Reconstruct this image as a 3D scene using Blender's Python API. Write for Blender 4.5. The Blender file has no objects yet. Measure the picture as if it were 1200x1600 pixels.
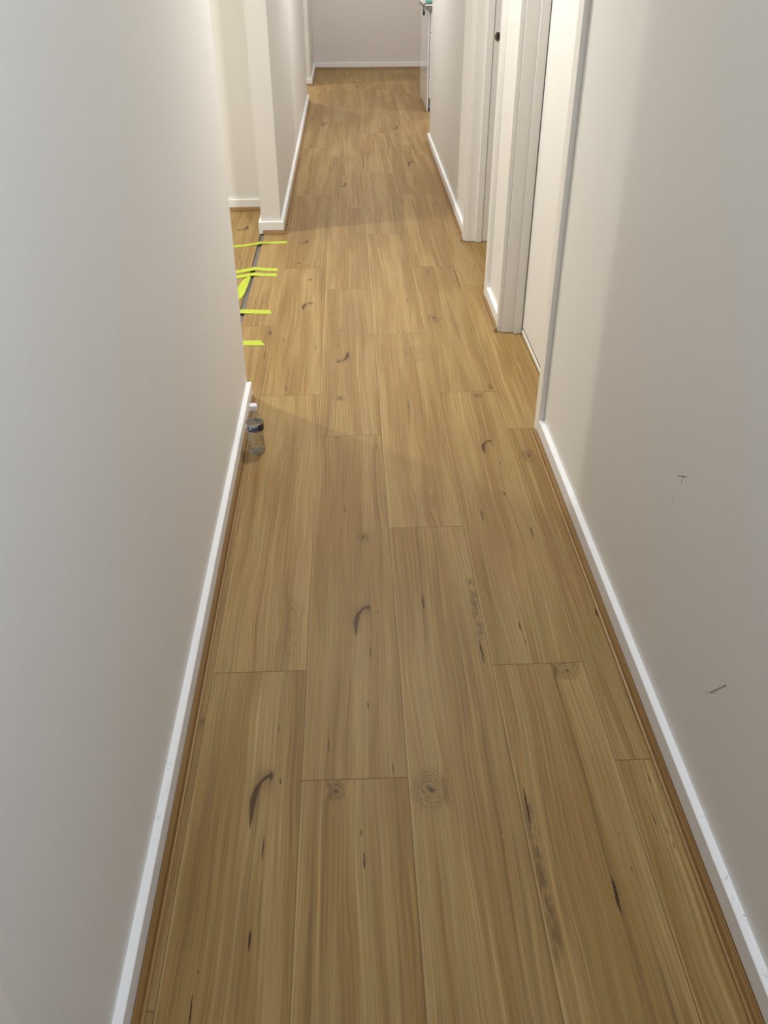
import bpy, bmesh, math, random
from mathutils import Matrix, Vector
random.seed(7)
scn = bpy.context.scene
C = scn.collection

# ---------------------------------------------------------------- camera
cam_data = bpy.data.cameras.new('camera')
cam = bpy.data.objects.new('camera', cam_data)
C.objects.link(cam)
R3 = Matrix(((0.9992232, 0.0242999, -0.0310238), (-0.0393108, 0.559477, -0.8279132), (-0.0027611, 0.8284896, 0.5599976)))
cam.matrix_world = Matrix.Translation((0, 0, 1.5)) @ R3.to_4x4()
cam_data.sensor_fit = 'VERTICAL'
cam_data.sensor_height = 36.0
cam_data.lens = 1355.411 / 1600.0 * 36.0
cam_data.clip_start = 0.02
scn.camera = cam

# ---------------------------------------------------------------- world, exposure
scn.view_settings.view_transform = 'Standard'
scn.view_settings.look = 'None'
scn.view_settings.gamma = 1.0
scn.view_settings.use_curve_mapping = False
scn.view_settings.exposure = -0.12
w = bpy.data.worlds.new('world')
scn.world = w
w.use_nodes = True
w.node_tree.nodes['Background'].inputs[0].default_value = (0.8, 0.9, 1.0, 1)
w.node_tree.nodes['Background'].inputs[1].default_value = 0.3

# ---------------------------------------------------------------- ceiling lamps and one added fill (round panels just below the ceiling)
def lamp(x, y, watts, col, r=0.07, z=2.44, spread=180):
    d = bpy.data.lights.new('downlight_or_fill', 'AREA')
    d.shape = 'DISK'; d.size = r * 2; d.energy = watts; d.color = col
    d.spread = math.radians(spread)
    o = bpy.data.objects.new('downlight_or_fill', d); C.objects.link(o)
    o.location = (x, y, z)
    return o
WARM = (1.0, 0.98, 0.90); NEUT = (1.0, 0.97, 0.945); COOL = (0.80, 0.87, 1.0)
lamp(0.12, 3.60, 39, NEUT)            # hall, just past the bottle
lamp(0.38, 0.40, 18, COOL, 0.10)      # hall, above the camera
lamp(0.12, 7.20, 33, NEUT)            # hall, far
lamp(-2.32, 4.60, 75, WARM, 0.06)     # room on the left
lamp(2.40, 4.93, 16, WARM, 0.06)       # room behind the open door
lamp(-1.05, 10.70, 30, NEUT, 0.05)    # side passage at the far left
lamp(0.20, 11.2, 18, (1.0, 0.98, 0.96), 0.10)         # far end, fill added to brighten the end wall
lamp(2.20, 8.60, 40, NEUT, 0.06)      # kitchen

# ---------------------------------------------------------------- node helper
class NT:
    def __init__(s, name):
        s.m = bpy.data.materials.new(name); s.m.use_nodes = True
        s.t = s.m.node_tree; s.t.nodes.clear()
        s.out = s.t.nodes.new('ShaderNodeOutputMaterial')
    def n(s, typ, **kw):
        nd = s.t.nodes.new(typ)
        for k, v in kw.items(): setattr(nd, k, v)
        return nd
    def set(s, sock, v):
        if v is None: return
        if isinstance(v, bpy.types.NodeSocket): s.t.links.new(v, sock)
        else:
            if sock.type == 'RGBA' and len(v) == 3: v = (*v, 1)
            sock.default_value = v
    def math(s, op, a, b=None, c=None, clamp=False):
        nd = s.n('ShaderNodeMath', operation=op, use_clamp=clamp)
        s.set(nd.inputs[0], a)
        if b is not None: s.set(nd.inputs[1], b)
        if c is not None: s.set(nd.inputs[2], c)
        return nd.outputs[0]
    def add(s, a, b): return s.math('ADD', a, b)
    def sub(s, a, b): return s.math('SUBTRACT', a, b)
    def mul(s, a, b): return s.math('MULTIPLY', a, b)
    def smooth(s, v, e0, e1, o0=0.0, o1=1.0):
        nd = s.n('ShaderNodeMapRange', interpolation_type='SMOOTHSTEP')
        for i, x in enumerate((v, e0, e1, o0, o1)): s.set(nd.inputs[i], x)
        return nd.outputs[0]
    def lin(s, v, e0, e1, o0=0.0, o1=1.0):
        nd = s.n('ShaderNodeMapRange')
        for i, x in enumerate((v, e0, e1, o0, o1)): s.set(nd.inputs[i], x)
        return nd.outputs[0]
    def vec(s, x, y, z=0.0):
        nd = s.n('ShaderNodeCombineXYZ')
        for i, a in enumerate((x, y, z)): s.set(nd.inputs[i], a)
        return nd.outputs[0]
    def sep(s, v):
        nd = s.n('ShaderNodeSeparateXYZ'); s.set(nd.inputs[0], v); return nd.outputs
    def noise(s, v, scale=1.0, detail=2.0, rough=0.5, dist=0.0):
        nd = s.n('ShaderNodeTexNoise'); s.set(nd.inputs['Vector'], v)
        nd.inputs['Scale'].default_value = scale; nd.inputs['Detail'].default_value = detail
        nd.inputs['Roughness'].default_value = rough; nd.inputs['Distortion'].default_value = dist
        return nd.outputs['Fac']
    def mix(s, f, a, b, blend='MIX'):
        nd = s.n('ShaderNodeMix', data_type='RGBA', blend_type=blend)
        s.set(nd.inputs[0], f); s.set(nd.inputs[6], a); s.set(nd.inputs[7], b)
        return nd.outputs[2]
    def attr(s, name):
        return s.n('ShaderNodeAttribute', attribute_name=name).outputs['Vector']
    def pos(s):
        return s.n('ShaderNodeTexCoord').outputs['Object']
    def bump(s, h, strength=0.3, dist=0.001):
        nd = s.n('ShaderNodeBump'); s.set(nd.inputs['Height'], h)
        nd.inputs['Strength'].default_value = strength; nd.inputs['Distance'].default_value = dist
        return nd.outputs[0]
    def bsdf(s, col, rough=0.5, normal=None, **kw):
        b = s.n('ShaderNodeBsdfPrincipled')
        s.set(b.inputs['Base Color'], col); s.set(b.inputs['Roughness'], rough)
        if normal is not None: s.set(b.inputs['Normal'], normal)
        for k, v in kw.items(): s.set(b.inputs[k.replace('_', ' ')], v)
        s.t.links.new(b.outputs[0], s.out.inputs[0])
        return s.m

def srgb(r, g, b):
    f = lambda c: (c / 255 / 12.92) if c / 255 <= 0.04045 else ((c / 255 + 0.055) / 1.055) ** 2.4
    return (f(r), f(g), f(b))

# ---------------------------------------------------------------- wood colouring shared by floor and scotia moulding
def wood_colour(t, gx, gy, rx, ry, rz):
    """gx across the grain (m), gy along it (m), rx.. random per board"""
    ox = t.mul(rx, 37.0); oy = t.mul(ry, 53.0)
    px = t.add(gx, ox); py = t.add(gy, oy)
    warp = t.noise(t.vec(t.mul(px, 5.0), t.mul(py, 1.1), rz), 1.0, 2.0)
    wx = t.add(px, t.mul(t.sub(warp, 0.5), 0.060))
    bands = t.noise(t.vec(t.mul(wx, 14.0), t.mul(py, 0.8), rz), 1.0, 2.0, 0.55)
    tone = t.smooth(bands, 0.38, 0.60)
    streak = t.noise(t.vec(t.mul(wx, 70.0), t.mul(py, 0.8), rz), 1.0, 4.0, 0.65)
    fibre = t.noise(t.vec(t.mul(wx, 420.0), t.mul(py, 3.6), rz), 1.0, 5.0, 0.75)
    cath = t.math('SINE', t.mul(wx, 520.0))
    cmask = t.smooth(t.noise(t.vec(t.mul(px, 6.0), t.mul(py, 1.7), 3.3), 1.0, 1.0), 0.48, 0.66)
    olive = srgb(151, 125, 78); amber = srgb(136, 107, 61)
    col = t.mix(tone, olive, amber)
    col = t.mix(t.smooth(streak, 0.50, 0.82, 0.0, 0.8), col, srgb(174, 147, 100))
    col = t.mix(t.smooth(streak, 0.20, 0.47, 0.85, 0.0), col, srgb(102, 79, 47))
    v = t.add(t.lin(fibre, 0.33, 0.67, 0.74, 1.26), t.mul(t.mul(cath, cmask), 0.085))
    v = t.mul(v, t.lin(rx, 0.0, 1.0, 0.94, 1.05))
    col = t.mix(1.0, col, t.vec(v, v, v), 'MULTIPLY')
    return col, fibre

def floor_material():
    t = NT('laminate_planks')
    px, py, pr = t.sep(t.attr('plank'))
    rx, ry, rz = t.sep(t.attr('rnd'))
    au, av, ak = t.sep(t.attr('soft_uv'))      # soft marks: rings, bands
    ast, asd, ahx = t.sep(t.attr('soft_par'))
    bu, bv, bk = t.sep(t.attr('mark_uv'))      # sharp marks: hooks, cracks
    bst, bsd, _ = t.sep(t.attr('mark_par'))
    # --- ring knots: distort the grain around them
    is_ring = t.math('COMPARE', ak, 1.0, 0.1)
    is_band = t.math('COMPARE', ak, 2.0, 0.1)
    wn = t.noise(t.vec(t.mul(au, 1.4), t.mul(av, 1.4), asd), 1.0, 2.0)
    ru = t.add(au, t.mul(t.sub(wn, 0.5), 0.7)); rv = t.add(av, t.mul(t.sub(t.noise(t.vec(av, au, t.add(asd, 9.0)), 1.3, 2.0), 0.5), 0.6))
    r = t.math('SQRT', t.add(t.mul(ru, ru), t.mul(rv, rv)))
    edge = t.mul(t.smooth(t.math('ABSOLUTE', au), 0.65, 1.0, 1.0, 0.0), t.smooth(t.math('ABSOLUTE', av), 0.65, 1.0, 1.0, 0.0))
    ringfall = t.mul(t.mul(t.smooth(r, 0.45, 1.0, 1.0, 0.0), edge), is_ring)
    push = t.mul(t.mul(ringfall, ru), 0.018)
    col, fibre = wood_colour(t, t.add(px, push), py, rx, ry, rz)
    waves = t.add(t.mul(t.math('SINE', t.add(t.mul(t.mul(r, ahx), 900.0), t.mul(t.noise(t.vec(t.mul(au, 5.0), t.mul(av, 5.0), asd), 1.0, 2.0), 5.0))), 0.5), 0.5)
    rd = t.mul(t.mul(ringfall, ast), t.mul(t.add(t.mul(t.mul(waves, waves), 0.62), 0.16), t.smooth(t.noise(t.vec(t.mul(au, 2.6), t.mul(av, 2.6), t.add(asd, 4.0)), 1.0, 2.0), 0.30, 0.55, 0.35, 1.0)))
    col = t.mix(rd, col, srgb(86, 62, 38))
    core = t.mul(t.mul(t.mul(t.smooth(t.mul(r, ahx), 0.0018, 0.0062, 1.0, 0.0), is_ring), edge), t.smooth(ast, 0.4, 0.8))
    col = t.mix(t.mul(core, 0.85), col, srgb(58, 42, 30))
    # --- soft grey-brown bands
    bn = t.noise(t.vec(t.mul(au, 2.2), t.mul(av, 5.0), asd), 1.0, 3.0, 0.6)
    bc = t.add(au, t.mul(t.sub(t.noise(t.vec(0.0, t.mul(av, 1.6), asd), 1.0, 1.0), 0.5), 0.9))
    band = t.mul(t.mul(t.smooth(t.math('ABSOLUTE', bc), 0.1, 0.75, 1.0, 0.0), edge), t.smooth(bn, 0.30, 0.60))
    col = t.mix(t.mul(t.mul(band, is_band), t.mul(ast, 0.95)), col, srgb(94, 70, 44))
    # --- hooks: tapered dark comma with a curled head
    is_hook = t.math('COMPARE', bk, 3.0, 0.1)
    is_crack = t.math('COMPARE', bk, 4.0, 0.1)
    jn = t.noise(t.vec(t.mul(bu, 2.0), t.mul(bv, 6.0), bsd), 1.0, 3.0, 0.6)
    jw = t.mul(t.sub(jn, 0.5), 0.16)
    tt = t.math('MAXIMUM', t.mul(t.add(bv, 0.3), 1.176), 0.0)
    uu = t.mul(t.sub(bu, 0.45), 1.02)
    hd = t.math('ABSOLUTE', t.add(t.sub(t.math('SQRT', t.add(t.mul(uu, uu), t.mul(tt, tt))), 1.0), jw))
    wdt = t.mul(t.smooth(bv, -1.0, -0.05, 0.02, 0.24), t.smooth(tt, 0.35, 0.95, 1.0, 0.30))
    hook = t.mul(t.smooth(hd, t.mul(wdt, 0.4), t.mul(wdt, 1.3), 1.0, 0.0), t.mul(t.smooth(bv, -0.98, -0.6), t.smooth(bu, 0.40, 0.60, 1.0, 0.0)))
    hx = t.sub(bu, 0.55); hy = t.mul(t.sub(bv, 0.56), 1.3)
    head = t.smooth(t.math('SQRT', t.add(t.mul(hx, hx), t.mul(hy, hy))), 0.06, 0.24, 1.0, 0.0)
    halo = t.mul(t.smooth(hd, 0.1, 0.8, 0.50, 0.0), t.mul(t.smooth(bv, -0.95, -0.3), t.smooth(bv, 0.6, 0.98, 1.0, 0.0)))
    halo = t.mul(halo, t.smooth(t.math('ABSOLUTE', bu), 0.6, 1.0, 1.0, 0.0))
    col = t.mix(t.mul(halo, is_hook), col, srgb(112, 86, 56))
    hook = t.mul(t.math('MAXIMUM', hook, head), t.smooth(jn, 0.22, 0.42, 0.7, 1.0))
    col = t.mix(t.mul(t.mul(hook, is_hook), 0.88), col, srgb(64, 38, 16))
    # --- cracks
    cn = t.noise(t.vec(0.0, t.mul(bv, 1.5), bsd), 1.0, 2.5)
    cc = t.add(bu, t.add(t.mul(t.sub(cn, 0.5), 0.8), t.mul(bv, 0.10)))
    cw = t.mul(t.math('MAXIMUM', t.sub(1.0, t.mul(bv, bv)), 0.0), t.lin(jn, 0.3, 0.7, 0.10, 0.50))
    crack = t.smooth(t.math('ABSOLUTE', cc), t.mul(cw, 0.7), t.add(t.mul(cw, 1.25), 0.02), 1.0, 0.0)
    crack = t.mul(crack, t.smooth(t.math('ABSOLUTE', bv), 0.85, 1.0, 1.0, 0.0))
    chalo = t.mul(t.smooth(t.math('ABSOLUTE', cc), 0.1, 1.0, 0.30, 0.0), t.smooth(t.math('ABSOLUTE', bv), 0.3, 1.0, 1.0, 0.0))
    col = t.mix(t.mul(t.mul(chalo, is_crack), bst), col, srgb(104, 78, 50))
    col = t.mix(t.math('MULTIPLY', t.mul(crack, is_crack), bst, clamp=True), col, srgb(56, 32, 12))
    # --- joints
    dl, dr_, ds = t.sep(t.attr('edge_a')); de, _, _ = t.sep(t.attr('edge_b'))
    dside = t.math('MINIMUM', dl, dr_); dend = t.math('MINIMUM', ds, de)
    seam = t.math('MAXIMUM', t.smooth(dside, 0.0005, 0.0015, 0.60, 0.0), t.smooth(dend, 0.0007, 0.0019, 0.75, 0.0))
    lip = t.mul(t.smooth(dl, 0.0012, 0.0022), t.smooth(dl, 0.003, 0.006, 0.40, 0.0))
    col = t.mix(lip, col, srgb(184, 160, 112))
    col = t.mix(seam, col, srgb(88, 66, 38))
    # --- white dust specks
    vo = t.n('ShaderNodeTexVoronoi'); vo.inputs['Scale'].default_value = 9.0
    t.set(vo.inputs['Vector'], t.vec(px, py, rz)); 
    speck = t.mul(t.math('LESS_THAN', vo.outputs['Distance'], 0.010), t.math('GREATER_THAN', t.sep(vo.outputs['Color'])[0], 0.45))
    col = t.mix(t.mul(speck, 0.8), col, (0.75, 0.72, 0.62, 1))
    h = t.add(t.mul(fibre, 0.35), t.mul(t.smooth(t.math('MINIMUM', dside, dend), 0.0, 0.0025), 1.2))
    rough = t.lin(fibre, 0.3, 0.7, 0.42, 0.56)
    return t.bsdf(col, rough, t.bump(h, 0.35, 0.0006), Specular_IOR_Level=0.22)

def moulding_material():
    t = NT('wood_scotia')
    p = t.sep(t.attr('grain'))       # across, along, piece seed
    col, fibre = wood_colour(t, p[0], p[1], p[2], p[2], 0.37)
    col = t.mix(0.40, col, srgb(150, 110, 68))
    dn = t.noise(t.vec(t.mul(p[0], 60.0), t.mul(p[1], 4.5), p[2]), 1.0, 2.0)
    col = t.mix(t.smooth(dn, 0.74, 0.80, 0.0, 0.8), col, srgb(70, 48, 32))
    return t.bsdf(col, 0.42, t.bump(fibre, 0.2, 0.0004))

def segment_mask(t, y, z, a, b, w):
    ax, ay = a; bx, by = b
    dx, dy = bx - ax, by - ay; L2 = dx * dx + dy * dy
    h = t.math('DIVIDE', t.add(t.mul(t.sub(y, ax), dx), t.mul(t.sub(z, ay), dy)), L2, clamp=True)
    ex = t.sub(t.sub(y, ax), t.mul(h, dx)); ez = t.sub(t.sub(z, ay), t.mul(h, dy))
    d = t.math('SQRT', t.add(t.mul(ex, ex), t.mul(ez, ez)))
    return t.smooth(d, w * 0.4, w, 1.0, 0.0)

def paint(name, rgb, rough=0.55, scuffs=(), bump=0.12):
    t = NT(name)
    p = t.pos(); x, y, z = t.sep(p)
    n1 = t.noise(p, 900.0, 2.0); n2 = t.noise(p, 1.3, 2.0)
    col = t.mix(t.lin(n2, 0.3, 0.7, 0.0, 0.5), rgb, tuple(c * 0.965 for c in rgb))
    brk = t.noise(p, 260.0, 2.0)
    for a, b, wd, s in scuffs:
        m = t.mul(segment_mask(t, y, z, a, b, wd), t.smooth(brk, 0.30, 0.52, 0.35, 1.0))
        col = t.mix(t.mul(m, s), col, srgb(82, 80, 78))
    return t.bsdf(col, rough, t.bump(n1, bump, 0.0005))

def simple(name, rgb, rough=0.5, var=0.04, scale=40.0, **kw):
    t = NT(name); n = t.noise(t.pos(), scale, 2.0)
    col = t.mix(n, tuple(c * (1 - var) for c in rgb), tuple(min(1, c * (1 + var)) for c in rgb))
    return t.bsdf(col, rough, **kw)

M_FLOOR = floor_material()
M_SCOTIA = moulding_material()
WALL = srgb(225, 224, 220)
M_WALL = paint('wall_paint', WALL)
M_WALL_R = paint('wall_paint_scuffed', WALL, scuffs=[
    ((1.492, 0.562), (1.450, 0.586), 0.0022, 0.75), ((1.467, 0.577), (1.469, 0.560), 0.0022, 0.8),
    ((1.490, 0.520), (1.489, 0.499), 0.0013, 0.5), ((1.535, 0.470), (1.540, 0.492), 0.0013, 0.25),
    ((1.145, 0.294), (1.100, 0.359), 0.0026, 0.75), ((1.160, 0.280), (1.120, 0.318), 0.0022, 0.25)])
M_WALL_L = paint('wall_paint_left', WALL, scuffs=[((1.62, 0.335), (1.618, 0.350), 0.0014, 0.35), ((2.55, 0.10), (2.50, 0.145), 0.002, 0.15)])
M_WALL_END = paint('wall_paint_end', srgb(220, 215, 209))
M_TRIM = paint('gloss_trim', srgb(233, 231, 226), 0.35, bump=0.04)
M_DOOR = paint('door_paint', srgb(232, 231, 227), 0.4, bump=0.05)
M_CEIL = paint('ceiling_paint', srgb(238, 238, 236), 0.8)
M_SUB = simple('concrete_screed', srgb(112, 106, 98), 0.9, 0.15)
M_DARK = simple('gap_dark', srgb(38, 37, 38), 0.8)
def skirting_material():
    t = NT('skirting_paint')
    p = t.pos()
    n = t.noise(p, 70.0, 3.0, 0.7); big = t.noise(p, 1.1, 1.0)
    w_ = t.attr('wall_side')
    e = t.sep(w_)[0]
    col = t.mix(t.mul(t.mul(t.smooth(n, 0.60, 0.68), t.smooth(big, 0.50, 0.58)), e), srgb(236, 237, 238), srgb(140, 138, 134))
    return t.bsdf(col, 0.35)
M_SKIRT = skirting_material()

# ---------------------------------------------------------------- mesh helpers
def link(name, bm, mats, parent=None, smooth=False, bevel=0.0):
    me = bpy.data.meshes.new(name)
    bmesh.ops.recalc_face_normals(bm, faces=bm.faces)
    bm.to_mesh(me); bm.free()
    for m in (mats if isinstance(mats, (list, tuple)) else [mats]): me.materials.append(m)
    o = bpy.data.objects.new(name, me); C.objects.link(o)
    if parent: o.parent = parent
    if smooth:
        for p in me.polygons: p.use_smooth = True
    if bevel:
        b = o.modifiers.new('bevel', 'BEVEL'); b.width = bevel; b.segments = 2; b.limit_method = 'ANGLE'
    return o
def box(bm, x0, x1, y0, y1, z0, z1, mi=0):
    v = [bm.verts.new((x, y, z)) for z in (z0, z1) for x, y in ((x0, y0), (x1, y0), (x1, y1), (x0, y1))]
    fs = [bm.faces.new([v[i] for i in f]) for f in ((0, 3, 2, 1), (4, 5, 6, 7), (0, 1, 5, 4), (1, 2, 6, 5), (2, 3, 7, 6), (3, 0, 4, 7))]
    for f in fs: f.material_index = mi
    return fs
def boxes(name, lst, mat, parent=None, bevel=0.0):
    bm = bmesh.new()
    for b in lst: box(bm, *b)
    return link(name, bm, mat, parent, bevel=bevel)
def struct(o):
    o['kind'] = 'structure'; return o
def tag(o, label, cat, group=None):
    o['label'] = label; o['category'] = cat
    if group: o['group'] = group
    return o
def empty(name, loc=(0, 0, 0)):
    o = bpy.data.objects.new(name, None); C.objects.link(o); o.location = loc
    o.empty_display_size = 0.1
    return o
def prism(bm, pts, z0, z1, mi=0):
    """closed polygon in XY extruded in Z"""
    a = [bm.verts.new((x, y, z0)) for x, y in pts]; b = [bm.verts.new((x, y, z1)) for x, y in pts]
    bm.faces.new(a[::-1]).material_index = mi; bm.faces.new(b).material_index = mi
    for i in range(len(pts)):
        j = (i + 1) % len(pts); bm.faces.new((a[i], a[j], b[j], b[i])).material_index = mi

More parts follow.
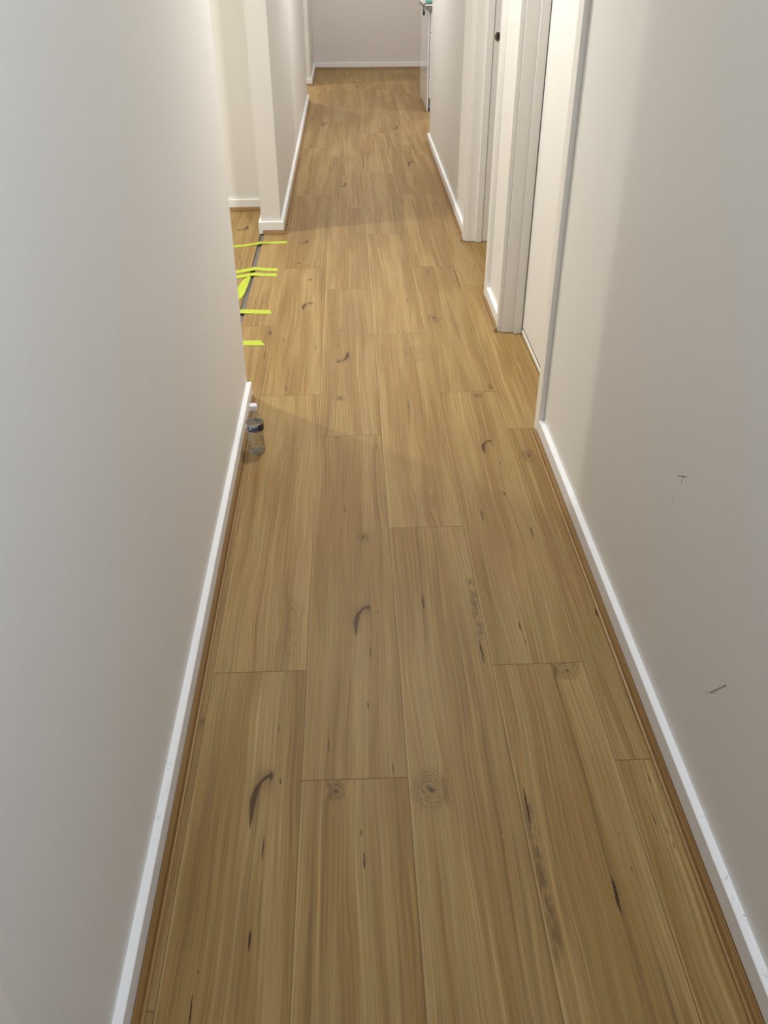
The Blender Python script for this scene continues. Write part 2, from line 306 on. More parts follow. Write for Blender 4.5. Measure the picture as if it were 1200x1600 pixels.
# ---------------------------------------------------------------- the floor: planks laid along the hall
PW, PL, PX0 = 0.226, 1.498, -0.358
OFFS = {0: 1.538, 1: 1.209, 2: 0.633, 3: 1.538, 4: 1.236, -1: 0.747}
KNOTS = [
    ('hook', -0.2137, 1.1721, 0.0312, 0.0938, 1, 1, 1), ('ring', -0.0569, 1.1801, 0.03, 0.035, 1, 1, 1), ('ring', 0.1376, 1.1785, 0.055, 0.075, 0.8, 1, 1),
    ('crack', -0.1762, 1.2096, 0.004, 0.008, 1, 1, 1), ('crack', -0.2004, 1.0491, 0.004, 0.03, 0.9, 1, 1), ('crack', -0.2103, 0.864, 0.006, 0.022, 1, 1, 1),
    ('crack', 0.0251, 1.5958, 0.004, 0.022, 0.9, 1, 1), ('crack', 0.0145, 1.4183, 0.005, 0.014, 0.8, 1, 1), ('crack', -0.0746, 1.3023, 0.004, 0.025, 0.8, 1, 1),
    ('crack', 0.0637, 1.235, 0.0035, 0.018, 0.9, 1, 1), ('crack', -0.0078, 1.0774, 0.004, 0.01, 0.8, 1, 1), ('crack', -0.0027, 1.0142, 0.005, 0.022, 1, 1, 1),
    ('ring', -0.3622, 1.3832, 0.016, 0.035, 0.6, 1, 1), ('crack', -0.189, 1.3532, 0.004, 0.015, 0.7, 1, 1), ('crack', -0.294, 0.8113, 0.003, 0.004, 1, 1, 1),
    ('crack', 0.3026, 1.5864, 0.007, 0.045, 1, 1, 1), ('ring', 0.5026, 1.515, 0.045, 0.045, 1, 1, 1), ('crack', 0.3344, 1.1303, 0.006, 0.05, 1, -1, 1),
    ('band', 0.3361, 0.9662, 0.024, 0.2, 0.8, 1, 1), ('ring', 0.3301, 0.8395, 0.018, 0.022, 0.7, 1, 1), ('crack', 0.4662, 0.924, 0.008, 0.042, 1.2, -1, 1),
    ('crack', 0.5856, 1.0844, 0.004, 0.02, 0.6, 1, 1), ('crack', 0.6054, 1.1821, 0.004, 0.012, 0.6, 1, 1), ('crack', 0.6044, 1.0566, 0.003, 0.01, 0.7, 1, 1),
    ('crack', 0.6071, 1.0244, 0.003, 0.012, 0.7, 1, 1), ('crack', 0.6312, 0.95, 0.003, 0.008, 1, 1, 1), ('crack', 0.5095, 0.9753, 0.003, 0.007, 0.8, 1, 1),
    ('crack', 0.5063, 1.0518, 0.003, 0.006, 0.6, 1, 1), ('crack', 0.5826, 1.1184, 0.003, 0.03, 0.35, 1, 1), ('crack', 0.61, 1.1299, 0.003, 0.03, 0.35, 1, 1),
    ('ring', -0.0529, 3.0041, 0.026, 0.036, 1, 1, 1), ('crack', -0.0681, 2.6981, 0.003, 0.012, 1, 1, 1), ('crack', 0.004, 2.8497, 0.003, 0.012, 0.8, 1, 1),
    ('ring', 0.4716, 3.0025, 0.024, 0.028, 0.9, 1, 1), ('band', 0.5343, 3.0781, 0.014, 0.03, 1.1, 1, 1), ('hook', 0.4571, 2.611, 0.0288, 0.0625, 1, 1, 1),
    ('crack', 0.504, 2.6406, 0.003, 0.006, 0.9, 1, 1), ('crack', 0.484, 2.4927, 0.003, 0.018, 0.9, 1, 1), ('crack', 0.4703, 2.3065, 0.006, 0.014, 0.9, 1, 1),
    ('crack', 0.3827, 2.1871, 0.006, 0.035, 0.9, 1, 1), ('crack', 0.5197, 2.0928, 0.005, 0.035, 0.9, -1, 1), ('ring', 0.5898, 2.5392, 0.038, 0.055, 0.9, 1, 1),
    ('crack', 0.0725, 2.628, 0.003, 0.028, 0.8, 1, 1), ('crack', -0.0373, 2.2371, 0.004, 0.022, 0.8, 1, 1), ('ring', 0.0172, 2.0851, 0.026, 0.035, 1, 1, 1),
    ('crack', 0.1831, 2.4768, 0.003, 0.006, 0.7, 1, 1), ('hook', 0.0067, 1.722, 0.0312, 0.0813, 1, 1, 1), ('crack', 0.0493, 1.7457, 0.003, 0.008, 0.9, 1, 1),
    ('crack', 0.1707, 1.7849, 0.007, 0.035, 1.1, 1, 1), ('ring', 0.3073, 1.8611, 0.02, 0.03, 0.7, 1, 1), ('band', 0.306, 1.7529, 0.02, 0.15, 0.8, -1, 1),
    ('crack', 0.4127, 1.6772, 0.005, 0.022, 1, -1, 1), ('crack', 0.4174, 1.6189, 0.004, 0.012, 0.8, 1, 1), ('crack', 0.6229, 1.7187, 0.006, 0.02, 1.2, 1, 1),
    ('crack', 0.6372, 1.6876, 0.004, 0.01, 0.7, 1, 1), ('hook', -0.2662, 4.9987, 0.0336, 0.0562, 1, -1, -1), ('ring', -0.2798, 4.6234, 0.014, 0.03, 0.8, 1, 1),
    ('ring', -0.2098, 4.3555, 0.018, 0.03, 0.9, 1, 1), ('hook', -0.2135, 3.9855, 0.0336, 0.0688, 1, 1, 1), ('crack', -0.2034, 3.862, 0.003, 0.014, 0.8, 1, 1),
    ('crack', -0.2117, 3.6778, 0.004, 0.012, 0.9, 1, 1), ('crack', -0.3, 3.5734, 0.004, 0.03, 0.8, 1, 1), ('crack', -0.1611, 3.4907, 0.004, 0.035, 0.9, 1, 1),
    ('crack', -0.2659, 3.0971, 0.004, 0.03, 0.9, 1, 1), ('crack', -0.0516, 3.6778, 0.006, 0.012, 1, 1, 1), ('crack', -0.1026, 3.8734, 0.003, 0.03, 0.9, 1, 1),
    ('crack', 0.0364, 3.7956, 0.003, 0.018, 0.9, 1, 1), ('crack', -0.0623, 3.5067, 0.003, 0.022, 0.8, 1, 1), ('hook', -0.043, 3.3851, 0.036, 0.075, 1, -1, -1),
    ('crack', -0.0715, 3.223, 0.004, 0.01, 0.8, 1, 1), ('crack', -0.0195, 4.4452, 0.003, 0.035, 0.7, 1, 1), ('crack', 0.2662, 4.0398, 0.007, 0.014, 1.1, 1, 1),
    ('crack', 0.0814, 3.6131, 0.006, 0.018, 0.7, -1, 1), ('crack', 0.2284, 3.6575, 0.003, 0.02, 0.8, 1, 1), ('ring', 0.2651, 3.4039, 0.05, 0.12, 0.38, 1, 1),
    ('crack', 0.2028, 2.9284, 0.004, 0.03, 0.8, 1, 1), ('crack', 0.4058, 4.4553, 0.005, 0.04, 0.9, 1, 1), ('band', 0.5421, 4.3786, 0.012, 0.12, 0.9, -1, 1),
    ('crack', 0.5403, 4.2436, 0.004, 0.05, 1, -1, 1), ('ring', 0.3729, 3.8035, 0.045, 0.07, 0.85, 1, 1), ('crack', 0.6523, 4.5156, 0.004, 0.05, 0.5, -1, 1),
    ('crack', 0.4413, 9.6622, 0.01, 0.04, 1, 1, 1), ('hook', 0.4215, 8.3433, 0.036, 0.1125, 1, -1, -1), ('crack', 0.5815, 10.1807, 0.008, 0.06, 0.9, 1, 1),
    ('crack', 0.2524, 9.2287, 0.005, 0.05, 0.8, 1, 1), ('hook', 0.4743, 6.9507, 0.036, 0.1, 1, 1, 1), ('crack', 0.3947, 6.5078, 0.004, 0.03, 0.8, 1, 1),
    ('crack', 0.4939, 6.7401, 0.003, 0.02, 0.6, 1, 1), ('hook', -0.2054, 8.5593, 0.0384, 0.1125, 1, 1, 1), ('crack', -0.1998, 8.9442, 0.01, 0.05, 0.6, 1, 1),
    ('crack', -0.2786, 6.7395, 0.006, 0.05, 0.9, 1, 1), ('band', -0.1366, 6.712, 0.016, 0.22, 0.9, 1, 1), ('hook', -0.0424, 6.3067, 0.036, 0.0875, 1, -1, -1),
    ('crack', 0.038, 6.7231, 0.003, 0.03, 0.8, 1, 1), ('crack', -0.047, 6.6081, 0.004, 0.02, 0.7, 1, 1), ('band', 0.1146, 7.0127, 0.014, 0.26, 0.8, 1, 1),
    ('crack', 0.2526, 7.0274, 0.004, 0.05, 1, 1, 1), ('ring', -0.3079, 6.1266, 0.03, 0.05, 0.6, 1, 1), ('ring', 0.0796, 7.6488, 0.05, 0.14, 0.35, 1, 1),
    ('crack', 0.1199, 9.1657, 0.01, 0.06, 0.5, 1, 1), ('crack', 0.7197, 8.8597, 0.004, 0.03, 0.9, 1, 1), ('crack', 0.4838, 7.3336, 0.012, 0.03, 0.5, 1, 1),
    ('crack', 0.4141, 7.9732, 0.02, 0.05, 0.4, 1, 1), ('hook', -0.6401, 5.2836, 0.042, 0.0625, 1, -1, -1), ('crack', -0.6068, 4.748, 0.006, 0.025, 1, 1, 1),
    ('ring', -0.3675, 3.6629, 0.016, 0.06, 0.8, 1, 1), ('crack', -0.3749, 3.4199, 0.004, 0.05, 0.8, -1, 1), ('ring', -0.418, 4.0805, 0.04, 0.14, 0.42, 1, 1),
    ('crack', -0.5119, 5.0106, 0.002, 0.01, 0.5, 1, 1), ('crack', -0.4692, 5.1326, 0.003, 0.02, 0.6, 1, 1), ('ring', 0.0079, 4.9016, 0.04, 0.1, 0.25, 1, 1),
    ('crack', -0.3443, 5.5029, 0.003, 0.03, 0.6, 1, 1), ('ring', -0.2251, 2.6728, 0.05, 0.2, 0.38, 1, 1), ('ring', 0.2042, 2.2481, 0.05, 0.16, 0.38, 1, 1),
    ('ring', 0.6627, 3.34, 0.04, 0.1, 0.3, 1, 1), ('crack', 0.6654, 3.1657, 0.003, 0.02, 0.7, 1, 1), ('crack', 0.6564, 2.94, 0.003, 0.012, 0.7, 1, 1),
    ('crack', 0.6727, 3.0605, 0.003, 0.01, 0.6, 1, 1), ('crack', -0.2976, 0.7451, 0.004, 0.03, 1, 1, 1), ('ring', -0.1772, 1.6973, 0.045, 0.16, 0.38, 1, 1),
    ('crack', 0.6355, 0.9879, 0.002, 0.05, 0.5, 1, 1),
]

KCODE = {'ring': 1, 'band': 2, 'hook': 3, 'crack': 4}
def build_floor():
    verts, faces, mi = [], [], []
    A = {k: [] for k in ('plank', 'rnd', 'edge_a', 'edge_b', 'soft_uv', 'soft_par', 'mark_uv', 'mark_par')}
    # (x0, x1, y0, y1, column shift, seed)
    regions = [(-0.503, 3.3, -2.7, 5.3, 0), (-0.47, 4.2, 5.3, 9.0, 0), (-2.4, 4.2, 9.0, 12.6, 0), (-3.4, -0.5295, -0.1, 5.95, 1)]
    for (X0, X1, Y0, Y1, reg) in regions:
        c0 = math.floor((X0 - PX0) / PW); c1 = math.floor((X1 - PX0) / PW)
        for c in range(c0, c1 + 1):
            rr = random.Random(c * 77 + reg * 1000)
            off = OFFS.get(c) if reg == 0 else None
            if off is None: off = rr.random() * PL
            k = math.floor((Y0 - off) / PL)
            while off + k * PL < Y1:
                pr = random.Random(c * 131 + k * 7919 + reg * 55); rnd = (pr.random(), pr.random(), pr.random())
                xa, xb = PX0 + c * PW, PX0 + (c + 1) * PW
                ya, yb = off + k * PL, off + (k + 1) * PL
                k += 1
                x0, x1, y0, y1 = max(xa, X0), min(xb, X1), max(ya, Y0), min(yb, Y1)
                if x1 - x0 < 1e-5 or y1 - y0 < 1e-5: continue
                ks = []
                for i, (kd, kx, ky, hx, hy, s, fu, fv) in enumerate(KNOTS):
                    if x0 <= kx < x1 and y0 <= ky < y1: ks.append((kd, kx, ky, hx, hy, s, fu, fv, i))
                xs = {x0, x1}; ys = {y0, y1}
                for q in ks:
                    for v in (q[1] - q[3], q[1] + q[3]):
                        if x0 < v < x1: xs.add(v)
                    for v in (q[2] - q[4], q[2] + q[4]):
                        if y0 < v < y1: ys.add(v)
                xs = sorted(xs); ys = sorted(ys)
                for i in range(len(xs) - 1):
                    for j in range(len(ys) - 1):
                        q4 = [(xs[i], ys[j]), (xs[i + 1], ys[j]), (xs[i + 1], ys[j + 1]), (xs[i], ys[j + 1])]
                        mx, my = (xs[i] + xs[i + 1]) / 2, (ys[j] + ys[j + 1]) / 2
                        soft = mark = None
                        for q in ks:
                            if abs(mx - q[1]) < q[3] and abs(my - q[2]) < q[4]:
                                if q[0] in ('ring', 'band'): soft = soft or q
                                else: mark = mark or q
                        n0 = len(verts); verts += [(x, y, 0.0) for x, y in q4]; faces.append((n0, n0 + 1, n0 + 2, n0 + 3)); mi.append(0)
                        for x, y in q4:
                            A['plank'].append((x - xa, y - ya, 0)); A['rnd'].append(rnd)
                            A['edge_a'].append((x - xa, xb - x, y - ya)); A['edge_b'].append((yb - y, 0, 0))
                            for q, u_, p_ in ((soft, 'soft_uv', 'soft_par'), (mark, 'mark_uv', 'mark_par')):
                                if q:
                                    A[u_].append(((x - q[1]) / q[3] * q[6], (y - q[2]) / q[4] * q[7], KCODE[q[0]])); A[p_].append((q[5], q[8] * 3.7, q[3]))
                                else: A[u_].append((0, 0, 0)); A[p_].append((0, 0, 0))
    # the edges of the laminate at the open joint, and the slab below
    def quad(p, m):
        n0 = len(verts); verts.extend(p); faces.append((n0, n0 + 1, n0 + 2, n0 + 3)); mi.append(m)
        for _ in p:
            for k_ in A: A[k_].append((0.05, 0.05, 0.05) if k_ in ('plank', 'rnd', 'edge_a', 'edge_b') else (0, 0, 0))
    quad([(-0.503, -2.7, 0), (-0.503, 5.3, 0), (-0.503, 5.3, -0.009), (-0.503, -2.7, -0.009)], 0)
    quad([(-0.5295, -0.1, 0), (-0.5295, -0.1, -0.009), (-0.5295, 5.95, -0.009), (-0.5295, 5.95, 0)], 0)
    quad([(-3.5, -2.8, -0.009), (4.3, -2.8, -0.009), (4.3, 12.7, -0.009), (-3.5, 12.7, -0.009)], 1)
    me = bpy.data.meshes.new('floor'); me.from_pydata(verts, [], faces); me.update()
    for k_, vals in A.items():
        at = me.attributes.new(k_, 'FLOAT_VECTOR', 'POINT')
        at.data.foreach_set('vector', [c for v in vals for c in v])
    me.polygons.foreach_set('material_index', mi)
    me.materials.append(M_FLOOR); me.materials.append(M_SUB)
    o = bpy.data.objects.new('floor', me); C.objects.link(o)
    struct(o)
build_floor()

# ---------------------------------------------------------------- walls and ceiling
H = 2.5
LX, RX = -0.406, 0.660          # wall faces of the hall
def wall(name, lst, mat=None):
    return struct(boxes(name, lst, mat or M_WALL))
wall('wall_left', [(LX - 0.11, LX, -2.6, 3.025, -0.009, H)], M_WALL_L)
wall('wall_left_far', [(-0.519, LX, 5.188, 9.80, -0.009, H)])
wall('wall_left_stub', [(-2.3, LX, 10.885, 12.27, -0.009, H)])
wall('wall_end', [(-2.4, 4.1, 12.27, 12.38, -0.009, H)], M_WALL_END)
wall('wall_right', [(RX, RX + 0.11, -2.6, 2.728, -0.009, H), (RX, RX + 0.11, 2.728, 3.62, 2.06, H)], M_WALL_R)
wall('wall_right_between', [(RX, RX + 0.11, 3.632, 4.062, -0.009, H), (RX, RX + 0.11, 4.062, 4.97, 2.06, H)])
bm = bmesh.new(); prism(bm, [(0.664, 4.975), (0.79, 4.975), (0.79, 7.74), (0.678, 7.74)], -0.009, H); struct(link('wall_right_far', bm, M_WALL))
wall('wall_behind', [(-0.6, 0.9, -2.7, -2.6, -0.009, H)])
# side room on the left
wall('wall_room_back', [(-3.3, -0.519, 5.70, 5.80, -0.009, H)])
wall('wall_room_left', [(-3.4, -3.3, -0.1, 5.80, -0.009, H)])
wall('wall_room_front', [(-3.3, LX - 0.11, -0.1, 0.0, -0.009, H)])
# room behind the open door
wall('wall_bedroom_right', [(3.1, 3.2, 3.2, 6.6, -0.009, H)])
wall('wall_bedroom_back', [(RX + 0.11, 3.1, 6.5, 6.6, -0.009, H)])
wall('wall_bedroom_front', [(RX + 0.11, 3.1, 3.68, 3.78, -0.009, H)])
wall('wall_closet_back', [(1.4, 1.5, 2.5, 3.78, -0.009, H), (RX + 0.11, 1.5, 2.5, 2.6, -0.009, H)])
# passage at the far left, kitchen at the far right
wall('wall_passage_end', [(-2.4, -2.3, 9.70, 10.99, -0.009, H)])
wall('wall_passage_front', [(-2.3, -0.519, 9.70, 9.80, -0.009, H)])
wall('wall_kitchen_right', [(4.0, 4.1, 7.64, 12.27, -0.009, H)])
wall('wall_kitchen_front', [(0.79, 4.0, 7.64, 7.74, -0.009, H)])
struct(boxes('ceiling', [(-3.5, 4.2, -2.8, 12.5, H, H + 0.1)], M_CEIL))

# ---------------------------------------------------------------- skirting boards and scotia moulding
ST, SH = 0.017, 0.067
SC = [(0.0, 0.0), (0.0176, 0.0), (0.0184, 0.0038), (0.0173, 0.0064), (0.0147, 0.0074), (0.0120, 0.0064), (0.0106, 0.0025),
      (0.0094, 0.0056), (0.0080, 0.0100), (0.0053, 0.0148), (0.0044, 0.0182), (0.0030, 0.0200), (0.0022, 0.0170), (0.0008, 0.0170), (0.0004, 0.0205), (0.0, 0.0205)]
def sweep(name, path, prof, mat, closed_ends=True, wallside=False, seed=0.3):
    """path: XY polyline of the wall face; profile (d, z) offset to the RIGHT-hand normal of the path, mitred"""
    n = len(path); offs = []
    for i in range(n):
        dirs = []
        if i > 0: dirs.append(((path[i][0] - path[i-1][0]), (path[i][1] - path[i-1][1])))
        if i < n - 1: dirs.append(((path[i+1][0] - path[i][0]), (path[i+1][1] - path[i][1])))
        ns = []
        for dx, dy in dirs:
            L = math.hypot(dx, dy); ns.append((dy / L, -dx / L))
        if len(ns) == 1: offs.append(ns[0])
        else:
            sx, sy = ns[0][0] + ns[1][0], ns[0][1] + ns[1][1]
            d = 1 + ns[0][0] * ns[1][0] + ns[0][1] * ns[1][1]
            offs.append((sx / d, sy / d))
    bm = bmesh.new()
    gl = bm.verts.layers.float_vector.new('grain'); wl = bm.verts.layers.float_vector.new('wall_side')
    rings = []; s = 0.0
    for i in range(n):
        if i: s += math.hypot(path[i][0] - path[i-1][0], path[i][1] - path[i-1][1])
        ring = []; a = 0.0
        for j, (d, z) in enumerate(prof):
            if j: a += math.hypot(d - prof[j-1][0], z - prof[j-1][1])
            v = bm.verts.new((path[i][0] + offs[i][0] * d, path[i][1] + offs[i][1] * d, z))
            v[gl] = (a * 1.5, s, seed); v[wl] = (1.0 if d < 0.002 else 0.0, 0, 0); ring.append(v)
        rings.append(ring)
    m = len(prof)
    for i in range(n - 1):
        for j in range(m):
            k = (j + 1) % m
            bm.faces.new((rings[i][j], rings[i][k], rings[i+1][k], rings[i+1][j]))
    bm.faces.new(rings[0]); bm.faces.new(rings[-1][::-1])
    return struct(link(name, bm, mat))
SK = [(0.0, -0.001), (ST, -0.001), (ST, SH - 0.0015), (ST - 0.0015, SH), (0.0, SH)]
def scot(path_wall): return path_wall
def both(side, path, k, cut=0.0, seed=0.3, sc_path=None):
    sweep('baseboard_' + side, path, SK, M_SKIRT)
    # the scotia runs along the face of the skirting
    prof = [(ST + d, z) for d, z in SC]
    sweep('trim_%d' % k, sc_path or path, prof, M_SCOTIA, seed=seed)
# right-hand normal points into the hall: left walls run with +Y, right walls with -Y
both('left', [(LX, 0.515), (LX, 3.022)], 1, seed=0.12, sc_path=[(LX, 0.515), (LX, 3.012)])
both('left_far', [(-0.519, 5.60), (-0.519, 5.188), (LX, 5.188), (LX, 9.80)], 2, seed=0.41, sc_path=[(-0.512, 5.188), (LX, 5.188), (LX, 9.80)])
both('left_stub', [(-2.25, 10.885), (LX, 10.885), (LX, 12.27)], 3, seed=0.63)
both('end', [(-0.385, 12.27), (0.955, 12.27)], 4, seed=0.22)
both('right', [(RX, 2.668), (RX, -2.6)], 5, seed=0.77, sc_path=[(RX, 2.700), (RX, -2.6)])
both('right_between', [(RX, 4.012), (RX, 3.672)], 6, seed=0.05, sc_path=[(RX, 4.06), (RX, 3.625)])
both('right_far', [(0.678, 7.74), (0.664, 5.015)], 7, seed=0.52, sc_path=[(0.678, 7.74), (0.664, 4.965)])
both('room_back', [(-3.3, 5.70), (-0.519, 5.70)], 8, seed=0.9)
# small plastered-over plug on top of the skirting
bm = bmesh.new(); bmesh.ops.create_uvsphere(bm, u_segments=16, v_segments=8, radius=0.006)
for v in bm.verts: v.co = (v.co.x + 0.6555, v.co.y + 0.733, v.co.z * 0.35 + SH)
plug = link('screw_plug', bm, M_TRIM, bpy.data.objects['baseboard_right'], smooth=True)

# ---------------------------------------------------------------- doors on the right
def doorway(name, y0, y1, leaf):
    """opening from y0 (near) to y1 (far) in the right wall"""
    r = empty(name, (RX, y0, 0)); r['kind'] = 'structure'
    r_inv = Matrix.Translation((-RX, -y0, 0))
    def part(n, lst, mat=M_TRIM, bevel=0.001):
        o = boxes(n, [(a - RX, b - RX, c - y0, d - y0, e, f) for a, b, c, d, e, f in lst], mat, r, bevel)
        return o
    AF, AB = 0.642, RX       # architrave depth
    hz = 2.04
    part('architrave', [(AF, AB, y0 - 0.066, y0 - 0.006, 0.003, hz + 0.06)])
    part('architrave', [(AF, AB, y1 + 0.011, y1 + 0.050, 0.003, hz + 0.06)])
    part('architrave', [(AF, AB, y0 - 0.066, y1 + 0.046, hz + 0.006, hz + 0.066)])
    part('jamb', [(0.6605, 0.79, y0 - 0.019, y0, 0.003, hz)])
    part('jamb', [(0.6605, 0.79, y1, y1 + 0.019, 0.003, hz)])
    part('jamb', [(0.6605, 0.79, y0 - 0.019, y1 + 0.019, hz, hz + 0.019)])
    part('door_stop', [(0.712, 0.745, y0, y0 + 0.012, 0.002, hz)])
    part('door_stop', [(0.712, 0.745, y1 - 0.016, y1, 0.002, hz)])
    return r, part
d2, part = doorway('door_2', 2.734, 3.612, True)
lf = part('door_leaf', [(0.7485, 0.7835, 2.738, 3.5965, 0.007, 2.035)], M_DOOR, 0.0015)
part('door_seal', [(0.7455, 0.7485, 2.742, 3.590, 0.008, 0.022)], M_TRIM, 0.0008)
part('seal_groove', [(0.7475, 0.7487, 2.742, 3.585, 0.030, 0.0335)], M_DARK, 0.0)
d2.children[0].name = 'architrave'
d1, part = doorway('door_1', 4.080, 4.952, False)
# open leaf, swung back into the room, and the strike plate on the far jamb
t_ = NT('brushed_steel'); M_STEEL = t_.bsdf(srgb(120, 118, 114), 0.4, Metallic=1.0)
part('door_leaf', [(0.80, 1.62, 4.045, 4.080, 0.007, 2.035)], M_DOOR, 0.0015)
def disc_y(bm, cx, y, cz, rx, rz, th, n=24):
    a = [bm.verts.new((cx + rx * math.cos(i * 2 * math.pi / n), y, cz + rz * math.sin(i * 2 * math.pi / n))) for i in range(n)]
    b = [bm.verts.new((v.co.x, y - th, v.co.z)) for v in a]
    bm.faces.new(a); bm.faces.new(b[::-1])
    for i in range(n): bm.faces.new((a[i], a[(i+1) % n], b[(i+1) % n], b[i]))
bm = bmesh.new(); disc_y(bm, 0.7695 - RX, 4.952 - 4.080, 1.034, 0.016, 0.021, 0.0018)
sp = link('strike_plate', bm, M_STEEL, d1); sp['label'] = 'round steel strike plate'
bm = bmesh.new(); disc_y(bm, 0.7715 - RX, 4.952 - 4.080 - 0.0018, 1.034, 0.006, 0.012, 0.0006)
link('latch_hole', bm, M_DARK, sp)
# edge of a wide flat cover strip on the near left wall, bottom corner of the picture
cv = boxes('trim_9', [(LX, LX + 0.004, 0.30, 0.513, 0.0, 2.1)], M_TRIM, bevel=0.001); struct(cv)

# ---------------------------------------------------------------- kitchen cabinet at the far right
M_GLOSSW = simple('gloss_white_panel', srgb(226, 226, 230), 0.09, 0.01)
M_STONE_W = simple('white_benchtop', srgb(240, 238, 234), 0.25, 0.02)
M_EDGE_SHADE = simple('shaded_bench_edge', srgb(128, 128, 124), 0.4, 0.05)  # shade on the bench's front face, put into its colour
M_KICK = simple('kickboard_grey', srgb(120, 120, 120), 0.4)
kc = empty('kitchen_cabinet', (0.77, 9.15, 0))
tag(kc, 'gloss white kitchen cabinet with drawers at the far right end of the hall', 'cabinet')
def kp(n, lst, mat, bevel=0.0008):
    return boxes(n, [(a - 0.77, b - 0.77, c - 9.15, d - 9.15, e, f) for a, b, c, d, e, f in lst], mat, kc, bevel)
kp('side_panel', [(0.770, 0.7825, 9.15, 10.02, 0.004, 0.855)], M_GLOSSW)
kp('carcass', [(0.783, 2.40, 9.172, 10.02, 0.10, 0.855)], M_DARK, 0)
for a, b in ((0.118, 0.303), (0.307, 0.488), (0.492, 0.673), (0.677, 0.852)):
    kp('drawer', [(0.7875, 1.69, 9.150, 9.170, a, b)], M_GLOSSW)
kp('kickboard', [(0.783, 2.40, 9.165, 9.171, 0.03, 0.112)], M_KICK)
kp('foot', [(0.7705, 2.40, 9.156, 9.30, 0.0002, 0.030)], M_DARK, 0)
bt = empty('benchtop', (0.73, 9.11, 0.857))
tag(bt, 'white benchtop with a front edge coloured grey as in shade lying on the kitchen cabinet', 'benchtop')
def bp(n, lst, mat): return boxes(n, [(a - 0.73, b - 0.73, c - 9.11, d - 9.11, e - 0.857, f - 0.857) for a, b, c, d, e, f in lst], mat, bt, 0.001)
bp('top_slab', [(0.728, 2.42, 9.11, 10.05, 0.893, 0.905)], M_STONE_W)
bp('edge_strip', [(0.745, 2.41, 9.115, 10.04, 0.8565, 0.893)], M_EDGE_SHADE)
# short scotia strip along the foot of the cabinet side
sweep('trim_10', [(0.770, 9.88), (0.770, 9.152)], [(d, z) for d, z in SC], M_SCOTIA, seed=0.33)
# things on the benchtop
M_TEAL = simple('teal_packet', srgb(62, 150, 142), 0.4); M_BLACK = simple('black_webbing', srgb(26, 22, 22), 0.6)
pk = empty('teal_packet', (0.80, 9.20, 0.905)); tag(pk, 'teal and white packet lying on the far benchtop', 'packet')
boxes('packet_body', [(-0.055, 0.10, -0.05, 0.10, 0.0005, 0.022)], M_TEAL, pk, 0.004)
boxes('packet_border', [(-0.063, 0.105, -0.055, 0.105, 0.0005, 0.010)], M_STONE_W, pk, 0.002)
def ribbon(bm, pts, wdir, w_, th):
    rings = []
    for i, p in enumerate(pts):
        a = Vector(pts[max(i-1, 0)]); b = Vector(pts[min(i+1, len(pts)-1)]); tg = (b - a).normalized()
        wd = Vector(wdir).normalized(); nn = tg.cross(wd).normalized(); P = Vector(p)
        rings.append([bm.verts.new(P + wd * sx * w_ / 2 + nn * sz * th / 2) for sx, sz in ((-1, -1), (1, -1), (1, 1), (-1, 1))])
    for i in range(len(rings) - 1):
        for j in range(4): bm.faces.new((rings[i][j], rings[i][(j+1) % 4], rings[i+1][(j+1) % 4], rings[i+1][j]))
    bm.faces.new(rings[0][::-1]); bm.faces.new(rings[-1])
bm = bmesh.new()
sp_pts = [(0.93, 9.135, 0.914), (0.88, 9.132, 0.915), (0.82, 9.130, 0.913), (0.77, 9.128, 0.912), (0.742, 9.118, 0.911), (0.7225, 9.106, 0.909), (0.7185, 9.102, 0.888), (0.7165, 9.102, 0.862), (0.720, 9.101, 0.836)]
for p, q in zip(sp_pts, sp_pts[1:]): pass
ribbon(bm, sp_pts, (0, 1, 0.0), 0.016, 0.006)
st = link('wrist_strap', bm, M_BLACK, smooth=False, bevel=0.001)
tag(st, 'black strap hanging over the corner of the far benchtop', 'strap')
bm = bmesh.new()
bmesh.ops.create_uvsphere(bm, u_segments=16, v_segments=10, radius=1.0)
for v in bm.verts: v.co = (0.721 + v.co.x * 0.011, 9.101 + v.co.y * 0.008, 0.838 + v.co.z * 0.022)
link('strap_end', bm, M_BLACK, st, smooth=True)

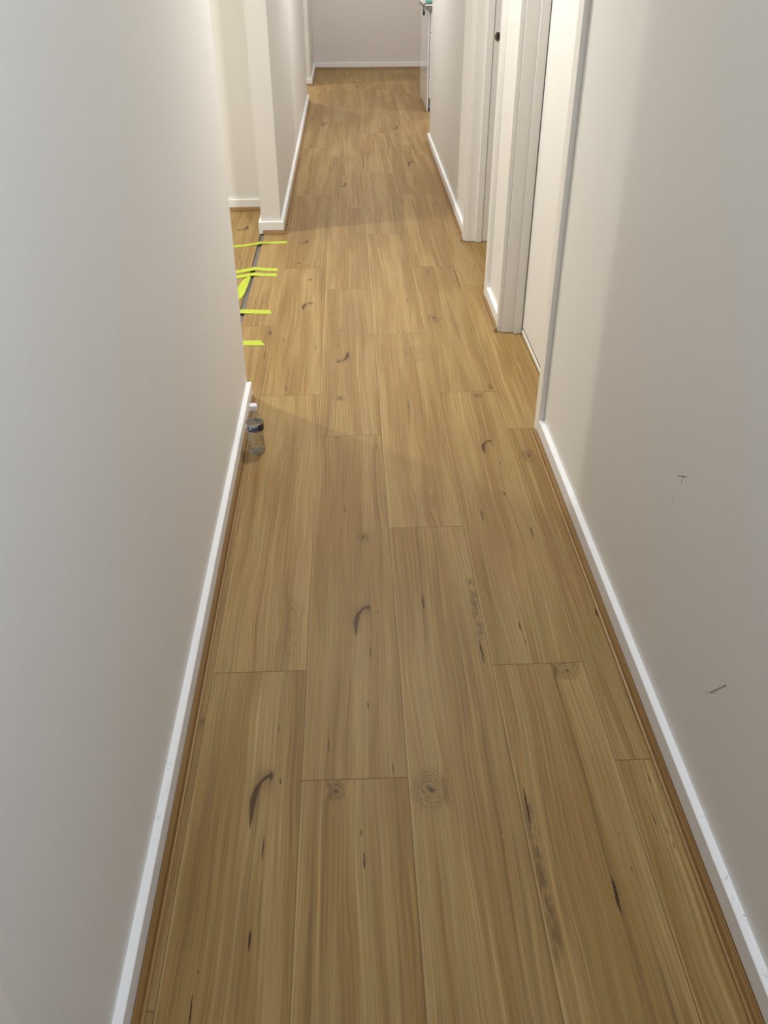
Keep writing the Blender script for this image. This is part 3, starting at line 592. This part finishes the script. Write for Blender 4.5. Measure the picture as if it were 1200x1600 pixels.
# ---------------------------------------------------------------- tape across the open joint
t_ = NT('neon_tape'); p_ = t_.pos(); nz = t_.noise(p_, 55.0, 3.0)
M_TAPE = t_.bsdf(t_.mix(t_.smooth(nz, 0.3, 0.7), srgb(164, 182, 26), srgb(180, 196, 52)), 0.45, t_.bump(nz, 0.4, 0.001))
TG = 'strips of yellow-green tape across the floor joint'
def tape(path, width, label, notch=0.0, lift=None):
    """strip along a polyline on the floor; path holds (x, y, z)"""
    cx = path[0][0]; cy = path[0][1]
    bm = bmesh.new(); th = 0.0007; fine = []
    for i in range(len(path) - 1):
        a, b = Vector(path[i]), Vector(path[i+1])
        for k in range(6): fine.append(a.lerp(b, k / 6))
    fine.append(Vector(path[-1]))
    rr = random.Random(len(label)); rows = []
    for i, p in enumerate(fine):
        a = fine[max(i-1, 0)]; b = fine[min(i+1, len(fine)-1)]; tg = (b - a); tg.z = 0; tg.normalize(); nm = Vector((-tg.y, tg.x, 0))
        j0, j1 = rr.uniform(-0.0008, 0.0008), rr.uniform(-0.0008, 0.0008)
        ext = tg * notch if i == len(fine) - 1 else Vector((0, 0, 0))
        lo = p - nm * (width / 2 + j0) + ext; hi = p + nm * (width / 2 + j1)
        rows.append([bm.verts.new((lo.x - cx, lo.y - cy, lo.z)), bm.verts.new((hi.x - cx, hi.y - cy, hi.z)),
                     bm.verts.new((hi.x - cx, hi.y - cy, hi.z + th)), bm.verts.new((lo.x - cx, lo.y - cy, lo.z + th))])
    for r0, r1 in zip(rows, rows[1:]):
        for j in range(4): bm.faces.new((r0[j], r0[(j+1) % 4], r1[(j+1) % 4], r1[j]))
    bm.faces.new(rows[0][::-1]); bm.faces.new(rows[-1])
    o = link('tape_strip', bm, M_TAPE); o.location = (cx, cy, 0)
    return tag(o, label, 'tape', TG)
Z0 = 0.0003
tape([(-0.690, 4.925, Z0), (-0.60, 4.945, Z0), (-0.535, 4.965, Z0 + .003), (-0.512, 4.982, Z0 + .004), (-0.44, 4.990, Z0), (-0.361, 4.994, Z0)], 0.040, 'farthest yellow-green tape strip, long and thin, just in front of the white wall end', -0.006)
tape([(-0.66, 4.477, Z0), (-0.59, 4.495, Z0), (-0.535, 4.515, Z0 + .003), (-0.512, 4.530, Z0 + .004), (-0.45, 4.526, Z0), (-0.393, 4.520, Z0)], 0.046, 'farther of the two close-set parallel tape strips on the floor', 0.012)
tape([(-0.66, 4.400, Z0), (-0.59, 4.412, Z0), (-0.535, 4.428, Z0 + .003), (-0.512, 4.442, Z0 + .004), (-0.45, 4.440, Z0), (-0.391, 4.436, Z0)], 0.043, 'nearer of the two close-set parallel tape strips, touching the loose wide piece', 0.010)
tape([(-0.60, 3.922, Z0), (-0.53, 3.922, Z0 + .002), (-0.50, 3.921, Z0 + .002), (-0.45, 3.918, Z0), (-0.388, 3.914, Z0)], 0.050, 'flat tape strip over the joint, second nearest to the water bottle', 0.014)
tape([(-0.52, 3.553, Z0), (-0.47, 3.552, Z0), (-0.404, 3.550, Z0)], 0.052, 'shortest tape strip with a slanted end, nearest to the water bottle', 0.026)
bm = bmesh.new()
pts = [(-0.5555, 4.352), (-0.527, 4.408), (-0.516, 4.385), (-0.521, 4.270), (-0.5265, 4.160), (-0.535, 4.105), (-0.553, 4.062), (-0.572, 4.075), (-0.574, 4.180), (-0.566, 4.280)]
prism(bm, [(x + 0.55, y - 4.2) for x, y in pts], Z0, Z0 + 0.001)
for v in bm.verts: v.co.z += 0.006 * max(0, v.co.y - 0.10) / 0.2 + 0.0035 * max(0, v.co.x - 0.0)/0.03
o = link('tape_strip', bm, M_TAPE); o.location = (-0.55, 4.2, 0)
tag(o, 'wide leaf-shaped piece of tape lying lengthwise beside the dark joint', 'tape', TG)

# ---------------------------------------------------------------- water bottle
def lathe(bm, prof, n=48, cap_bottom=True, cap_top=True, wob=None):
    rings = []
    for r, z in prof:
        rings.append([bm.verts.new((r * math.cos(2 * math.pi * i / n), r * math.sin(2 * math.pi * i / n), z)) for i in range(n)])
    for a, b in zip(rings, rings[1:]):
        for i in range(n): bm.faces.new((a[i], a[(i+1) % n], b[(i+1) % n], b[i]))
    if cap_bottom: bm.faces.new(rings[0][::-1])
    if cap_top: bm.faces.new(rings[-1])
def clear_material(name, tint, gloss, refr=0.0, ior=1.33, ior_f=1.5):
    t = NT(name)
    tr = t.n('ShaderNodeBsdfTransparent'); tr.inputs[0].default_value = (*tint, 1)
    gl = t.n('ShaderNodeBsdfGlossy'); gl.inputs['Roughness'].default_value = 0.05
    base = tr.outputs[0]
    if refr > 0:
        rf = t.n('ShaderNodeBsdfRefraction'); rf.inputs['IOR'].default_value = ior; rf.inputs['Roughness'].default_value = 0.02
        rf.inputs[0].default_value = (*tint, 1)
        m0 = t.n('ShaderNodeMixShader'); m0.inputs[0].default_value = refr
        t.t.links.new(tr.outputs[0], m0.inputs[1]); t.t.links.new(rf.outputs[0], m0.inputs[2]); base = m0.outputs[0]
    mx = t.n('ShaderNodeMixShader')
    lw = t.n('ShaderNodeLayerWeight'); lw.inputs[0].default_value = 0.5
    f_ = t.add(t.mul(t.math('POWER', lw.outputs['Facing'], 3.0), 0.40), 0.035)
    t.t.links.new(t.math('MULTIPLY', f_, gloss, clamp=True), mx.inputs[0])
    t.t.links.new(base, mx.inputs[1]); t.t.links.new(gl.outputs[0], mx.inputs[2])
    t.t.links.new(mx.outputs[0], t.out.inputs[0])
    return t.m
M_PET = clear_material('clear_plastic', (0.95, 0.955, 0.955), 2.4)
M_WATER = clear_material('water', (0.95, 0.965, 0.97), 1.6, 0.35)
M_CAP = simple('white_cap_plastic', srgb(228, 226, 232), 0.4, 0.01)
wb = empty('water_bottle', (-0.3385, 2.612, 0.0)); wb.rotation_euler = (0, 0, 0)
tag(wb, 'clear plastic water bottle with white cap and navy label beside the left skirting', 'bottle')
rib = lambda z, r, a=0.0009: (r, z)
prof = [(0.0, 0.004), (0.012, 0.003), (0.022, 0.0006), (0.0262, 0.0015), (0.0288, 0.006), (0.0292, 0.012)]
for z, r in ((0.016, .0290), (0.019, .0278), (0.022, .0286), (0.026, .0284), (0.029, .0272), (0.032, .0279), (0.037, .0276), (0.040, .0264), (0.043, .0271), (0.049, .0268), (0.052, .0257), (0.055, .0264),
             (0.061, .0264), (0.064, .0255), (0.067, .0266), (0.072, .0272), (0.076, .0282), (0.081, .0296), (0.085, .0301), (0.089, .0299), (0.112, .0299), (0.115, .0302), (0.119, .0294), (0.124, .0272), (0.130, .0245), (0.137, .0212),
             (0.145, .0178), (0.151, .0150), (0.156, .0134), (0.160, .0130), (0.1605, .0150), (0.1620, .0150), (0.1622, .0128), (0.176, .0125)):
    prof.append((r, z))
bm = bmesh.new(); lathe(bm, prof, 48, False, False)
link('bottle_shell', bm, M_PET, wb, smooth=True)
wp = [(max(r - 0.0006, 0.0005), z + (0.0006 if z < 0.002 else 0)) for r, z in prof if z < 0.112] + [(0.0291, 0.1125)]
wp[0] = (0.0004, 0.0045)
bm = bmesh.new(); lathe(bm, wp, 48, True, True)
o = link('water', bm, M_WATER, wb)
for p in o.data.polygons: p.use_smooth = abs(p.normal.z) < 0.95
# label: white panel with a round badge on the left, navy over the rest
t = NT('bottle_label'); x, y, z = t.sep(t.pos())
ang = t.math('ARCTAN2', x, t.mul(y, -1.0))          # 0 faces the camera side, + to the right
zz = t.lin(z, 0.0885, 0.1125)
navy = srgb(44, 46, 110); ink = srgb(18, 20, 34)
col = t.mix(t.smooth(ang, -0.42, -0.36), srgb(214, 216, 220), t.mix(t.smooth(zz, 0.2, 0.7), navy, srgb(96, 104, 150)))
col = t.mix(t.mul(t.smooth(ang, -0.36, -0.30), t.smooth(t.sub(zz, t.mul(ang, 0.25)), 0.74, 0.78)), col, srgb(206, 206, 208))
col = t.mix(t.smooth(ang, 0.42, 0.5), col, srgb(24, 26, 62))
col = t.mix(t.smooth(zz, 0.26, 0.32, 1.0, 0.0), col, t.mix(t.smooth(ang, -0.45, -0.35), srgb(22, 40, 34), ink))
da = t.mul(t.add(ang, 0.72), 1.25); dz = t.sub(zz, 0.60)
rd = t.math('SQRT', t.add(t.mul(da, da), t.mul(dz, dz)))
col = t.mix(t.smooth(rd, 0.24, 0.28, 1.0, 0.0), col, ink)
col = t.mix(t.smooth(rd, 0.10, 0.13, 1.0, 0.0), col, srgb(120, 140, 160))
line = t.mul(t.mul(t.smooth(t.math('ABSOLUTE', t.sub(zz, 0.17)), 0.03, 0.06, 1.0, 0.0), t.smooth(ang, -0.3, -0.25)), t.smooth(ang, 0.6, 0.7, 1.0, 0.0))
col = t.mix(t.mul(line, 0.8), col, srgb(170, 170, 205))
M_LABEL = t.bsdf(col, 0.3)
bm = bmesh.new(); lathe(bm, [(0.0302, 0.0885), (0.0302, 0.1125)], 64, False, False)
o = link('bottle_label', bm, M_LABEL, wb, smooth=True); o['label'] = 'navy and white label band'
bm = bmesh.new()
n = 72; rings = []
for z, r, rg in ((0.1628, .0139, 1), (0.1640, .0142, 1), (0.1760, .0140, 1), (0.1775, .0134, 0), (0.1782, .0120, 0)):
    rings.append([bm.verts.new(((r + (0.0003 if (i % 2 and rg) else 0)) * math.cos(2*math.pi*i/n), (r + (0.0003 if (i % 2 and rg) else 0)) * math.sin(2*math.pi*i/n), z)) for i in range(n)])
for a, b in zip(rings, rings[1:]):
    for i in range(n): bm.faces.new((a[i], a[(i+1) % n], b[(i+1) % n], b[i]))
bm.faces.new(rings[-1]); bm.faces.new(rings[0][::-1])
link('bottle_cap', bm, M_CAP, wb)
